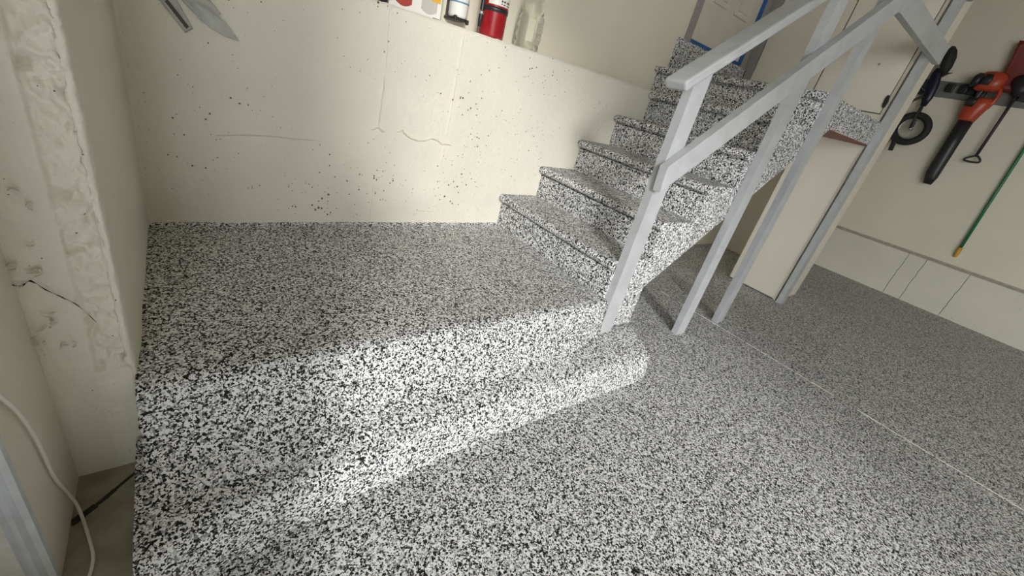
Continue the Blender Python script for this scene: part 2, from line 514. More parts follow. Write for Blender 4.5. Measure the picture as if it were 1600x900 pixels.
fr = smoothcurve([(x, 0, z) for x, z in [(-0.150, 0.258), (-0.135, 0.253), (-0.122, 0.262), (-0.108, 0.243), (-0.088, 0.222), (-0.070, 0.200), (-0.052, 0.160)]], 4)
prev = None
for i, p in enumerate(fr):
    w = 0.0012 + 0.0010 * math.sin(i * 1.7)
    cur = [bm.verts.new((p.x, -0.914, p.z + w)), bm.verts.new((p.x, -0.914, p.z - w))]
    if prev: bm.faces.new((prev[0], cur[0], cur[1], prev[1]))
    prev = cur
bmesh.ops.solidify(bm, geom=list(bm.faces), thickness=0.003)
finish('crack', bm, plain('crack_brown', (0.20, 0.17, 0.12), 0.9), wl)  # crack drawn as a thin brown strip

bm = bmesh.new()
rb = random.Random(11)
for i in range(22):
    x, z = rb.uniform(-0.142, -0.09), rb.uniform(0.02, 0.85)
    if i < 12: z = rb.uniform(0.08, 0.30)
    r_ = rb.uniform(0.003, 0.007); n_ = 8
    a0 = rb.uniform(0, 6.28); span = rb.uniform(1.5, 4.0)
    prev = None
    for k in range(n_ + 1):
        a = a0 + span * k / n_
        q = r_ * rb.uniform(.85, 1.15)
        cur = [bm.verts.new((x + q * math.cos(a), -0.9135, z + q * math.sin(a))), bm.verts.new((x + (q + .0012) * math.cos(a), -0.9175, z + (q + .0012) * math.sin(a))), bm.verts.new((x + (q + .0025) * math.cos(a), -0.9125, z + (q + .0025) * math.sin(a)))]
        if prev:
            bm.faces.new((prev[0], cur[0], cur[1], prev[1])); bm.faces.new((prev[1], cur[1], cur[2], prev[2]))
        prev = cur
bl = finish('plaster_blisters', bm, ROUGH, wl, True); bl['kind'] = 'stuff'

# front wall beside and above the garage door opening (opening runs toward -y)
struct(box('wall_front', -0.40, -0.145, -1.165, 0.45, FZ - .05, CEILZ, PANEL), 'narrow cream panel wall beside the door opening')
rv = struct(box('wall_front_reveal', -0.40, -0.150, -1.172, -1.160, FZ - .05, 2.56, STUCCO), 'pale rough stucco reveal of the door opening')
struct(box('wall_front_header', -0.40, -0.145, OPEN_Y1, -1.165, 2.56, CEILZ, DIMWALL), 'dull board wall above the garage door opening')
struct(box('wall_front_far', -0.40, -0.145, -6.9, OPEN_Y1, FZ - .05, CEILZ, DIMWALL), 'dull board wall at the far side of the door opening')
struct(box('wall_rear', -0.40, 6.45, -7.05, -6.88, FZ - .05, CEILZ, PAINT), 'cream wall behind the viewer')
bm = bmesh.new()
add_prism(bm, [(-0.142, -1.166), (-0.142, -1.181), (-0.149, -1.187), (-0.158, -1.182), (-0.161, -1.180), (-0.166, -1.184), (-0.176, -1.180), (-0.178, -1.170)], 'z', FZ + 0.01, 2.56)
struct(finish('trim_1', bm, GALV), 'galvanised metal edge strip on the door opening')

# right wall: low painted curb in cast lengths, thin sill strip, smooth wall above
wr = struct(box('wall_right', 6.215, 6.42, -6.9, 0.45, 0.12, CEILZ, PAINT), 'cream right hand wall with hanging tools')
curb = struct(box('wall_right_curb', 6.212, 6.42, -6.9, 0.45, FZ - .05, 0.135, DARK), 'cream concrete curb along the foot of the right wall')
ys = [0.45, -1.20, -1.353, -1.698, -3.10, -6.9]
for i in range(5):
    bm = bmesh.new()
    a, b = ys[i], ys[i + 1]
    n = 14
    L0 = [(a - 0.0022 + fn(i, k, 2, 1.7) * 0.009, FZ - .02 + (0.155 - FZ) * k / n) for k in range(n + 1)]
    L1 = [(b + 0.0022 + fn(i + 1, k, 2, 1.7) * 0.009, FZ - .02 + (0.155 - FZ) * k / n) for k in range(n + 1)]
    add_prism(bm, L0 + L1[::-1], 'x', 6.190, 6.212)
    finish('curb_block', bm, CURB, curb)
box('sill_strip', 6.186, 6.216, -6.9, 0.45, 0.136, 0.150, WOODSTRIP, curb, 0.002)
box('sill_strip', 6.205, 6.217, -6.9, 0.45, 0.150, 0.166, WOODSTRIP, curb, 0.002)
struct(box('wall_outside_blocker', -1.60, -0.80, -3.0, 3.0, FZ - 0.05, 6.0, plain('dull_blocker_wall', (0.30, 0.28, 0.25), 0.9, bump=0.6)), 'added unseen wall outside the door opening that blocks skylight')  # unseen wall added outside to keep skylight off the left corner
struct(box('driveway', -30, -0.40, -30, 30, FZ - 0.15, FZ - 0.03, DRIVE), 'pale concrete driveway outside the opening')

# ------------------------------------------------------------------ raised slab with a rounded step in front
plat = thing('concrete_platform', 'raised speckled concrete platform with a rounded lower step at the foot of the stairs', 'platform', (0.8, -0.6, FZ))
def front_shift(x):
    return -0.105 * math.exp(-max(x, -0.03) / 0.33) + 0.006 * fn(x, 2, 0, 5)
def sweep(name, prof, x0, x1, nx, shiftf, zb, rag=0.0, parent=None, endpull=None):
    """prof: (y, z, k) front-to-back polyline over the top; k = how far the front shift applies."""
    bm = bmesh.new()
    rows = []
    for i in range(nx + 1):
        x = x0 + (x1 - x0) * i / nx
        row = []
        for (yy, zz, k) in prof:
            xx = x
            dz = fn(x, yy, 0, 5) * 0.004 * (1 if zz > zb + 0.01 else 0)
            dy = fn(x, yy, zz, 9) * 0.004
            if i == 0: xx += fn(0, yy, zz, 40) * rag
            if endpull: xx = x + endpull(yy) * (x - x0) / (x1 - x0)
            row.append(bm.verts.new((xx, yy + k * shiftf(x) + dy, zz + dz)))
        rows.append(row)
    for i in range(nx):
        for j in range(len(prof) - 1):
            bm.faces.new((rows[i][j], rows[i + 1][j], rows[i + 1][j + 1], rows[i][j + 1]))
    for row in (rows[0], rows[-1]):
        f = [bm.verts.new((row[-1].co.x, row[-1].co.y, zb)), bm.verts.new((row[0].co.x, row[0].co.y, zb))]
        bm.faces.new(row + f)
    return finish(name, bm, FLAKE, parent, True)
def dense(pts, step=0.012):
    out = []
    for a, b in zip(pts, pts[1:]):
        l = math.hypot(a[0] - b[0], a[1] - b[1]); n = max(1, int(l / step))
        for i in range(n):
            t = i / n
            out.append(tuple(a[q] + (b[q] - a[q]) * t for q in range(3)))
    out.append(pts[-1]); return out
upper_prof = dense([(-1.125, -0.215, 0.0), (-1.100, -0.192, 0.0), (-1.065, -0.180, 0.0), (-1.030, -0.160, 0.0), (-1.000, -0.130, 0.0), (-0.978, -0.090, 0.0), (-0.962, -0.045, 0.0), (-0.950, -0.020, 0.0), (-0.936, -0.008, 0.0), (-0.918, -0.002, 0.0), (-0.89, 0.0, 0.0)])
upper_prof = [(y_, z_, y_ + 0.94 if y_ < -0.94 else 0.0) for y_, z_, k_ in upper_prof]
upper_prof += dense([(-0.89, 0.0, 0), (-0.02, 0.002, 0), (-0.008, 0.006, 0), (0.004, 0.012, 0)], 0.06)[1:]
sweep('upper_slab', upper_prof, -0.014, 1.604, 90, lambda x: -0.85 * max(0.0, min(1.0, (x - 1.15) / 0.42)), FZ - 0.02, 0.010, plat)
low_prof = dense([(-1.152, FZ - 0.02, 1.0), (-1.148, FZ + 0.004, 1.0), (-1.146, -0.30, 1.0), (-1.140, -0.262, 1.0), (-1.128, -0.224, 1.0), (-1.114, -0.212, 1.0), (-1.092, -0.203, 1.0), (-1.06, -0.197, 0.8), (-0.99, -0.184, 0.2), (-0.965, -0.180, 0.0), (-0.925, -0.178, 0.0)])
sweep('lower_step', low_prof, -0.034, 1.80, 110, front_shift, FZ - 0.02, 0.014, plat, lambda yy: 0.08 * (yy + 1.15) / 0.25)
bm = bmesh.new()                                       # part of the step that runs back to the stair side
add_box(bm, 1.58, 1.885, -0.97, -0.90, FZ - 0.02, -0.184, 0.006)
finish('step_return', bm, FLAKE, plat)

# ------------------------------------------------------------------ staircase
stair = thing('staircase', 'straight staircase coated in black and white speckles climbing to a landing by the house door', 'staircase', (2.3, -0.45, 0))
YS = -0.905
RX = [1.595 + 0.2555 * i for i in range(6)]             # riser faces
TZ = [0.188, 0.372, 0.558, 0.744, 0.928, 1.108]         # tread tops
pts = [(1.611, FZ - 0.01), (1.611, TZ[0] - 0.02)]
for i in range(1, 6):
    pts += [(RX[i] + 0.016, TZ[i - 1] - 0.02), (RX[i] + 0.016, TZ[i] - 0.02)]
pts += [(3.15, TZ[5] - 0.02), (3.15, 0.947), (1.893, 0.025), (1.893, FZ - 0.01)]
prism('stair_body', pts, 'y', YS, -0.012, FLAKE_ST, stair)
for i in range(6):
    zb = (FZ if i == 0 else TZ[i - 1]) - 0.005
    if i == 0: zb = -0.02
    box('riser', RX[i], RX[i] + 0.017, YS - 0.004, 0.0 if i < 5 else 0.22, zb, TZ[i] - 0.052, FLAKE_ST, stair, 0.003)
def tread(i, x0, x1, y0, y1):
    t = 0.042
    z1 = TZ[i]; z0 = z1 - t
    r = 0.021
    prof = []
    for k in range(9):
        a = math.pi / 2 + math.pi * k / 8
        prof.append((x0 + r + r * math.cos(a), z0 + r + r * math.sin(a)))
    prof = [(x1, z1), (x0 + 0.06, z1)] + prof + [(x0 + 0.034, z0), (x0 + 0.034, z0 + 0.004), (x1, z0 + 0.004)]
    bm = bmesh.new()
    add_prism(bm, prof, 'y', y0, y1)
    return finish('tread' if i < 5 else 'landing_nosing', bm, FLAKE_ST, stair)
for i in range(5):
    tread(i, RX[i] - 0.030, RX[i + 1] + 0.004, YS - 0.0015, 0.0)
tread(5, RX[5] - 0.030, RX[5] + 0.10, YS - 0.0015, 0.22)
land = box('landing_slab', RX[5] + 0.10, 3.999, YS - 0.0015, 0.22, 0.955, TZ[5], FLAKE_ST, stair)
box('landing_slab', RX[5] + 0.012, RX[5] + 0.10, YS, 0.22, 0.955, TZ[5] - 0.042, FLAKE_ST, stair)
ug = box('soffit_board', 3.155, 3.998, YS + 0.004, 0.21, 0.946, 0.956, BROWN, stair)
ug['label'] = 'red brown plywood underside of the landing'
box('threshold_riser', 2.975, 3.999, 0.200, 0.222, TZ[5] - 0.01, 1.316, FLAKE_ST, stair, 0.004)

# ------------------------------------------------------------------ railing: four posts and three rails, one nailed frame
rail = thing('stair_railing', 'grey painted timber stair railing of four posts and sloping rails', 'railing', (1.65, -0.926, -0.19))
PY0, PY1 = -0.946, -0.907
SL = 0.705
def cap_z(x): return 0.925 + 0.665 * (x - 1.60)         # underside of the sloping cap rail
def post(x0, x1, zb, ztop):
    bm = bmesh.new()
    n = 10
    zl = [zb + (ztop(x0) - zb) * k / n for k in range(n + 1)]
    P0 = [(x0, z) for z in zl]
    P1 = [(x1, zb + (ztop(x1) - zb) * k / n) for k in range(n, -1, -1)]
    add_prism(bm, P0 + P1, 'y', PY0, PY1)
    bmesh.ops.bevel(bm, geom=[e for e in bm.edges if abs(e.verts[0].co.z - e.verts[1].co.z) > 0.02 or True], offset=0.0022, segments=2, affect='EDGES', profile=0.5)
    return finish('post', bm, GREY, rail)
post(1.606, 1.695, -0.192, cap_z)
post(2.394, 2.484, FZ - 0.003, cap_z)
post(2.886, 2.975, FZ - 0.003, cap_z)
post(3.968, 4.060, FZ - 0.003, lambda x: 2.9)
# cap rail, laid flat on the post tops, level over the landing
def sheared(name, x0, x1, zf, h, y0, y1, cut=0.0, bev=0.004):
    bm = bmesh.new()
    add_prism(bm, [(x0, zf(x0)), (x1, zf(x1)), (x1, zf(x1) + h), (x0 - cut, zf(x0 - cut) + h)], 'y', y0, y1)
    bmesh.ops.bevel(bm, geom=list(bm.edges), offset=bev, segments=2, affect='EDGES', profile=0.5)
    return finish(name, bm, GREY, rail)
sheared('cap_rail', 1.535, 3.00, cap_z, 0.046, -0.972, -0.880, 0.025, 0.008)
box('cap_rail', 3.00, 4.10, -0.972, -0.880, cap_z(3.0), cap_z(3.0) + 0.040, GREY, rail, 0.004)
def mid_z(x): return 0.560 + SL * (x - 1.64)
sheared('mid_rail', 1.592, 3.010, mid_z, 0.108, -0.985, -0.947, 0.012, 0.002)
box('level_rail', 3.010, 4.135, -0.985, -0.947, 1.510, 1.618, GREY, rail, 0.002)

# ------------------------------------------------------------------ storage closet right of the landing
clo = thing('storage_closet', 'tall cream painted storage closet with flat doors beside the stair landing', 'closet', (4.23, -0.6, FZ))
box('lower_column', 4.012, 4.46, -0.874, -0.469, FZ + 0.012, 0.948, PANEL, clo)
box('lower_panel', 4.000, 4.014, -0.876, -0.465, FZ + 0.010, 0.946, PANEL, clo, 0.0015)
box('plinth', 4.03, 4.44, -0.86, -0.48, FZ - 0.003, FZ + 0.014, DARK, clo)
box('end_panel', 4.000, 4.462, -0.886, -0.873, FZ + 0.001, CEILZ - 0.001, PANEL, clo)
box('carcass', 4.020, 4.46, -0.874, 0.219, TZ[5] - 0.16, CEILZ - 0.001, DARK, clo)
box('frame_rail', 4.004, 4.022, -0.874, 0.131, 1.108, 1.157, PANEL, clo)
box('frame_stile', 4.004, 4.022, 0.131, 0.199, 1.108, 1.316, JAMB, clo)
box('frame_stile', 4.004, 4.022, -0.874, -0.866, 1.157, CEILZ - 0.002, PANEL, clo)
box('frame_stile', 4.004, 4.022, 0.135, 0.216, 1.316, CEILZ - 0.002, JAMB, clo)
d1 = box('door', 3.998, 4.020, -0.376, 0.128, 1.160, 3.0, PANEL, clo, 0.002)
d2 = box('door', 3.998, 4.020, -0.860, -0.386, 1.163, 3.0, PANEL, clo, 0.002)
bm = bmesh.new()
add_prism(bm, [(-0.872, 1.205), (-0.862, 1.196), (-0.852, 1.212), (-0.848, 1.26), (-0.854, 1.282), (-0.866, 1.275), (-0.874, 1.24)], 'x', 3.984, 4.000)
bmesh.ops.bevel(bm, geom=list(bm.edges), offset=0.003, segments=2, affect='EDGES')
hd = finish('handle', bm, BLACK, d2); hd['label'] = 'small black pull handle'
tube('knob_hole', [(3.996, -0.705, 1.456), (4.0, -0.705, 1.456)], 0.008, plain('tan_plug', (0.42, 0.38, 0.31), 0.6), d2, 10)
# panel standing further back under the landing
struct(box('wall_under_landing', 5.00, 5.06, -0.30, 0.22, FZ - 0.01, 0.95, PANEL), 'cream partition far back under the landing')

# ------------------------------------------------------------------ house door at the top of the stairs
door = struct(box('door_1', 3.118, 3.915, 0.232, 0.272, 1.322, 3.12, plain('cream_door_paint', (0.66, 0.62, 0.52), 0.45, var=0.05, scale=6)), 'cream house door edged with blue masking tape')
bm = bmesh.new()
for (a, b, c, d) in ((3.24, 3.44, 1.60, 2.12), (3.54, 3.76, 1.60, 2.12)):
    add_box(bm, a, b, 0.222, 0.234, c, d, 0.006)
    add_box(bm, a + .035, b - .035, 0.217, 0.224, c + .035, d - .035, 0.005)
finish('door_moulding', bm, D.materials['cream_door_paint'], door)
box('door_frame', 3.045, 3.122, 0.212, 0.30, 1.316, 3.15, JAMB, door, 0.003)
box('door_frame', 3.925, 3.998, 0.214, 0.30, 1.316, 3.15, JAMB, door, 0.003)
box('door_frame', 3.045, 3.998, 0.214, 0.30, 3.10, 3.15, JAMB, door, 0.003)
box('masking_tape', 3.122, 3.905, 0.226, 0.2325, 1.318, 1.345, TAPE, door)
box('masking_tape', 3.884, 3.926, 0.221, 0.2325, 1.335, 3.08, TAPE, door)
box('door_lining', 3.0, 4.02, 0.30, 0.34, 1.30, 3.2, DARK, door)

# ------------------------------------------------------------------ things on the ledge
LZ = 0.935
def quad_print(name, poly, mat, parent, yf=0.0788):
    bm = bmesh.new()
    add_prism(bm, poly, 'y', yf, yf + 0.002)
    return finish(name, bm, mat, parent)
dk = thing('dark_case', 'dark object partly in view left of the printed white box on the ledge', 'case', (0.79, 0.13, LZ))
box('body', 0.735, 0.850, 0.065, 0.19, LZ + 0.006, 1.06, BLACK, dk, 0.01)
box('foot', 0.75, 0.84, 0.075, 0.18, LZ - 0.002, LZ + 0.008, INKDARK, dk, 0.002)
bx = thing('printed_carton', 'white carton printed with red and grey cylinders on the concrete ledge', 'box', (0.975, 0.14, LZ))
box('carton', 0.857, 1.093, 0.080, 0.205, LZ - 0.001, 1.16, CARD, bx, 0.0015)
def cup(x0, x1, z0, z1, s):
    P_ = [(x0, z1), (x0, z0 + s)]
    for k in range(1, 10):
        t = k / 10
        P_.append((x0 + (x1 - x0) * t, z0 + s - s * math.sin(math.pi * t)))
    return P_ + [(x1, z0 + s), (x1, z1)]
quad_print('red_print', cup(0.882, 0.956, 0.950, 1.12, 0.013), INKRED, bx)
quad_print('grey_print', cup(0.999, 1.073, 0.950, 1.12, 0.013), INKGREY, bx)
quad_print('orange_print', [(1.043, 1.003), (1.086, 1.001), (1.088, 1.06), (1.043, 1.06)], INKORANGE, bx, 0.0778)
quad_print('caption_line', [(1.058, 0.9405), (1.090, 0.9400), (1.090, 0.9435), (1.058, 0.9440)], INKDARK, bx)
can = thing('white_canister', 'white plastic canister with a blue line held on a black wall clip', 'canister', (1.214, 0.15, 0.97))
lathe('body', [(0.030, 0.978), (0.042, 0.982), (0.0445, 0.990), (0.0445, 1.22), (0.040, 1.23), (0.01, 1.232)], (1.214, 0.15), WHITE, can)
lathe('blue_line', [(0.0440, 1.036), (0.0452, 1.037), (0.0452, 1.0425), (0.0440, 1.0435)], (1.214, 0.15), INKBLUE, can)
bm = bmesh.new()
add_box(bm, 1.178, 1.250, 0.112, 0.221, 0.968, 0.981, 0.003)
add_box(bm, 1.184, 1.244, 0.195, 0.2215, 0.968, 1.18, 0.003)
add_box(bm, 1.240, 1.250, 0.098, 0.116, 0.960, 0.979, 0.002)
add_box(bm, 1.176, 1.186, 0.100, 0.118, 0.968, 0.985, 0.002)
finish('wall_clip', bm, BLACK, can)

ext = thing('fire_extinguisher', 'red fire extinguisher with a black strap and white label on the ledge', 'fire extinguisher', (1.389, 0.115, LZ))
ec = (1.389, 0.115)
lathe('cylinder', [(0.050, LZ - 0.001), (0.060, LZ + 0.004), (0.063, LZ + 0.014), (0.063, 1.20), (0.058, 1.235), (0.040, 1.265), (0.022, 1.275), (0.02, 1.28)], ec, REDP, ext, 40)
lathe('strap', [(0.0626, 1.046), (0.0655, 1.047), (0.0655, 1.066), (0.0626, 1.067)], ec, BLACK, ext, 40)
bm = bmesh.new()
seg = 16
va, vb = [], []
for k in range(seg + 1):
    a = math.radians(-155 + 130 * k / seg)
    for lst, z in ((va, 1.074), (vb, 1.19)):
        lst.append(bm.verts.new((ec[0] + 0.0636 * math.cos(a), ec[1] + 0.0636 * math.sin(a), z)))
for k in range(seg):
    bm.faces.new((va[k], va[k + 1], vb[k + 1], vb[k]))
lb = finish('label', bm, WHITE, ext, True); lb['label'] = 'white instruction label'
bm = bmesh.new()
for q, (a0, a1) in enumerate(((-100, -92), (-88, -78), (-70, -62), (-60, -48))):
    for z0, z1 in ((1.080, 1.084), (1.090, 1.098)):
        vs = [bm.verts.new((ec[0] + 0.0641 * math.cos(math.radians(a)), ec[1] + 0.0641 * math.sin(math.radians(a)), z)) for a, z in ((a0, z0), (a1, z0), (a1, z1), (a0, z1))]
        bm.faces.new(vs)
finish('label_print', bm, INKDARK, lb)
tube('hose', [(1.281, 0.055, 0.966), (1.282, 0.055, 1.0), (1.284, 0.056, 1.06), (1.286, 0.07, 1.15), (1.30, 0.09, 1.24), (1.375, 0.11, 1.29)], [0.007, 0.010, 0.010, 0.008, 0.008, 0.008], BLACK, ext, 12)
tube('hose_clip', [(1.2825, 0.055, 1.016), (1.2832, 0.055, 1.030)], 0.0115, CHROME, ext, 12)
tube('valve', [(1.389, 0.115, 1.27), (1.389, 0.115, 1.315)], 0.018, CHROME, ext, 16)
box('lever', 1.35, 1.49, 0.105, 0.125, 1.312, 1.325, BLACK, ext, 0.003)

bt = thing('plastic_bottle', 'clear ribbed plastic bottle standing on the ledge right of the fire extinguisher', 'bottle', (1.60, 0.12, LZ))
bc = (1.620, 0.125)
def bring(z, hw, sq):
    out = []
    for k in range(36):
        a = 2 * math.pi * k / 36
        c, s_ = math.cos(a), math.sin(a)
        e = 2 / (2 + sq * 4)
        out.append((bc[0] + hw * math.copysign(abs(c) ** e, c), bc[1] + hw * math.copysign(abs(s_) ** e, s_), z))
    return out
rs = []
for z, h_, q in ((LZ - 0.001, .046, .2), (LZ + .003, .054, .3), (LZ + .012, .058, .4), (LZ + .030, .0585, .4), (LZ + .034, .0545, .5), (LZ + .040, .0545, .7), (LZ + .046, .0575, .7), (LZ + .085, .0575, .8), (LZ + .089, .0560, .8), (LZ + .093, .0575, .8), (LZ + .128, .0575, .8), (LZ + .132, .056, .8), (LZ + .136, .0575, .7), (LZ + .158, .0575, .5), (LZ + .166, .0545, .2), (LZ + .174, .0575, .1), (LZ + .19, .060, 0), (LZ + .215, .058, 0), (LZ + .245, .046, 0), (LZ + .275, .026, 0), (LZ + .285, .018, 0), (LZ + .31, .0175, 0)):
    rs.append(bring(z, h_, q))
loft('bottle_body', rs, BOTTLE, bt)
lathe('cap', [(0.020, 1.246), (0.0205, 1.248), (0.0205, 1.264), (0.018, 1.267)], bc, WHITE, bt, 24)
bm = bmesh.new()
for z in (LZ + .062, LZ + .075, LZ + .100, LZ + .113):
    add_box(bm, 1.646, 1.666, 0.0655, 0.0685, z - .004, z + .004, 0.001)
finish('embossed_bars', bm, BOTTLE, bt)
bm = bmesh.new()
add_box(bm, 1.566, 1.610, 0.0664, 0.0680, LZ + .042, LZ + .140, 0.0005)
lb = finish('bottle_label', bm, plain('pale_yellow_label', (0.66, 0.65, 0.50), 0.4, var=0.04), bt); lb['label'] = 'pale yellowish label'

# ------------------------------------------------------------------ plastic bag with a black label on the back wall
bag = thing('plastic_bag', 'crumpled clear plastic sleeve with a black label stuck on the concrete wall', 'bag', (0.2, -0.004, 0.73))
def sheet(name, outline, mat, parent, y0, amp, nx=14, nz=8):
    """a crumpled sheet filling a quad outline (four x,z corners)."""
    bm = bmesh.new()
    g = []
    for i in range(nx + 1):
        r_ = []
        for k in range(nz + 1):
            u, v = i / nx, k / nz
            p = [(outline[0][q] * (1 - u) + outline[1][q] * u) * (1 - v) + (outline[3][q] * (1 - u) + outline[2][q] * u) * v for q in (0, 1)]
            edge = min(u, 1 - u, v, 1 - v)
            r_.append(bm.verts.new((p[0], y0 - amp * (0.4 + fn(p[0], 5, p[1], 38)) * min(1, edge * 5 + .15), p[1])))
        g.append(r_)
    for i in range(nx):
        for k in range(nz):
            bm.faces.new((g[i][k], g[i + 1][k], g[i + 1][k + 1], g[i][k + 1]))
    bmesh.ops.solidify(bm, geom=list(bm.faces), thickness=0.0008)
    return finish(name, bm, mat, parent, True)
sheet('backing', [(0.100, 0.760), (0.166, 0.672), (0.188, 0.690), (0.135, 0.800)], plain('translucent_white_film', (0.74, 0.73, 0.70), 0.35), bag, -0.005, 0.002)
sheet('film', [(0.135, 0.79), (0.215, 0.716), (0.270, 0.752), (0.200, 0.830)], FILM, bag, -0.008, 0.012)
bm = bmesh.new()
lf = [(0.178, 0.756), (0.206, 0.722), (0.240, 0.700), (0.272, 0.688), (0.300, 0.684), (0.314, 0.684), (0.310, 0.692), (0.296, 0.712), (0.276, 0.734), (0.250, 0.752), (0.222, 0.766), (0.196, 0.772)]
cv = bm.verts.new((0.25, -0.018, 0.722))
ov = [bm.verts.new((x, -0.006 - 0.004 * (k % 3), z)) for k, (x, z) in enumerate(lf)]
for k in range(len(ov)): bm.faces.new((cv, ov[k], ov[(k + 1) % len(ov)]))
bmesh.ops.subdivide_edges(bm, edges=list(bm.edges), cuts=2, use_grid_fill=True)
for v in bm.verts: v.co.y -= 0.003 * fn(v.co.x, 1, v.co.z, 60)
bmesh.ops.solidify(bm, geom=list(bm.faces), thickness=0.0008)
finish('sleeve_tip', bm, FILM, bag, True)
bm = bmesh.new()
add_prism(bm, [(0.122, 0.749), (0.170, 0.685), (0.1775, 0.6935), (0.1295, 0.757)], 'y', -0.0105, -0.0075)
lb = finish('black_label', bm, INKDARK, bag); lb['label'] = 'black rectangular label'

# ------------------------------------------------------------------ white cord down the front wall
cp = smoothcurve([(-0.139, -1.20, 0.36), (-0.139, -1.160, 0.245), (-0.139, -1.136, 0.188), (-0.139, -1.093, 0.108), (-0.139, -1.066, 0.012), (-0.140, -1.051, -0.098), (-0.139, -1.022, -0.180), (-0.135, -1.012, -0.236), (-0.126, -1.040, -0.2545), (-0.111, -1.098, -0.2555), (-0.103, -1.134, -0.2555), (-0.102, -1.158, -0.2555), (-0.106, -1.190, -0.2555), (-0.12, -1.25, -0.2555)], 8)
tag(tube('cord', cp, 0.0032, CORD, None, 8), 'thin white cord hanging down the left wall onto the bare concrete', 'cord')

# ------------------------------------------------------------------ tools on the right wall
XW = 6.215
tr = thing('tool_rail', 'grey tool holder rail screwed along the right wall', 'tool rail', (XW, -1.5, 1.68))
box('rail_plate', 6.192, XW, -2.9, -0.30, 1.612, 1.748, TOOLRAIL, tr, 0.003)
box('rail_lip', 6.180, 6.194, -2.9, -0.30, 1.728, 1.752, TOOLRAIL, tr, 0.002)
h0 = None
for k, yy in enumerate((-0.70, -0.80, -0.87, -1.22, -1.31)):
    o = box('holder', 6.150, 6.192, yy - 0.028, yy + 0.028, 1.660, 1.738, BLACK, tr, 0.006)

bl = thing('leaf_blower', 'orange and black leaf blower hanging nozzle down from the tool rail', 'leaf blower', (6.11, -0.97, 0.83))
def oval(cx, cy, z, rx, ry, n=20, e=1.0, tilt=0):
    return [(cx + rx * math.copysign(abs(math.cos(2 * math.pi * k / n)) ** e, math.cos(2 * math.pi * k / n)), cy + ry * math.copysign(abs(math.sin(2 * math.pi * k / n)) ** e, math.sin(2 * math.pi * k / n)), z + tilt * math.sin(2 * math.pi * k / n)) for k in range(n)]
loft('nozzle', [oval(6.12, -0.990, 0.826, .026, .034), oval(6.12, -0.985, 0.90, .034, .052), oval(6.12, -0.981, 0.93, .040, .056), oval(6.12, -0.972, 1.20, .046, .056), oval(6.12, -0.965, 1.445, .052, .057)], BLACK, bl)
loft('housing', [oval(6.12, -0.964, 1.432, .056, .060), oval(6.12, -0.962, 1.45, .060, .066, e=.8), oval(6.115, -0.965, 1.52, .064, .080, e=.8), oval(6.11, -0.975, 1.58, .066, .088, e=.8), oval(6.11, -0.990, 1.62, .058, .070, e=.8), oval(6.11, -1.000, 1.640, .040, .050, e=.8)], ORANGE, bl)
loft('switch_pad', [oval(6.046, -0.925, 1.550, .012, .030, e=.6), oval(6.040, -0.925, 1.60, .016, .040, e=.6), oval(6.050, -0.928, 1.625, .012, .034, e=.6)], BLACK, bl)
tube('handle_bar', smoothcurve([(6.11, -1.045, 1.56), (6.10, -1.065, 1.63), (6.105, -1.062, 1.70), (6.11, -1.030, 1.745)], 5), 0.017, ORANGE, bl, 10)
tube('handle_bar', smoothcurve([(6.11, -0.93, 1.62), (6.105, -0.935, 1.66), (6.105, -0.94, 1.72)], 5), 0.026, BLACK, bl, 10)
tube('handle_bar', smoothcurve([(6.08, -0.99, 1.62), (6.078, -0.995, 1.67), (6.08, -0.99, 1.72)], 5), 0.012, BLACK, bl, 10)
loft('fan_housing', [oval(6.11, -0.950, 1.690, .04, .050, e=.7), oval(6.11, -0.955, 1.705, .070, .082, e=.7), oval(6.11, -0.960, 1.755, .078, .098, e=.75), oval(6.11, -0.965, 1.815, .074, .096, e=.75), oval(6.11, -0.962, 1.850, .056, .072, e=.8), oval(6.11, -0.962, 1.858, .03, .04)], ORANGE, bl)
loft('vent_cap', [oval(6.080, -0.862, 1.715, .03, .022, e=.7), oval(6.075, -0.868, 1.735, .056, .034, e=.7), oval(6.075, -0.874, 1.80, .054, .036, e=.7), oval(6.08, -0.876, 1.83, .03, .022, e=.7)], BLACK, bl)
loft('vent_cap', [oval(6.040, -0.935, 1.735, .014, .03, e=.6), oval(6.034, -0.938, 1.78, .018, .036, e=.6), oval(6.040, -0.94, 1.825, .012, .024, e=.6)], BLACK, bl)

sh = thing('snow_shovel', 'red bladed shovel hanging upside down with a dark shaft and loop grip', 'shovel', (6.14, -1.18, 1.11))
tube('shaft', [(6.145, -1.186, 1.155), (6.140, -1.180, 1.45), (6.130, -1.172, 1.74)], [0.0125, 0.0125, 0.014], PURPLE, sh, 12)
g_ = [(6.145, -1.186, 1.168), (6.145, -1.160, 1.150), (6.145, -1.130, 1.128), (6.145, -1.124, 1.115), (6.145, -1.134, 1.107), (6.145, -1.180, 1.104), (6.145, -1.222, 1.110), (6.145, -1.234, 1.120), (6.145, -1.228, 1.138), (6.145, -1.206, 1.158)]
tube('loop_grip', smoothcurve(g_ + [g_[0]], 4)[:-1], 0.009, PURPLE, sh, 10, True)
bm = bmesh.new()
rows = []
for i in range(9):
    v = i / 8; z = 1.715 + 0.40 * v
    hw = 0.135 + 0.07 * v
    rows.append([bm.verts.new((6.150 - 0.05 * (abs(u) ** 2) + 0.01 * math.sin(v * 3), -1.172 + u * hw + 0.0, z + (0.03 if abs(u) > .9 and i == 0 else 0))) for u in [k / 8 - 1 for k in range(17)]])
for A, B in zip(rows, rows[1:]):
    for k in range(16): bm.faces.new((A[k], A[k + 1], B[k + 1], B[k]))
bmesh.ops.solidify(bm, geom=list(bm.faces), thickness=0.006)
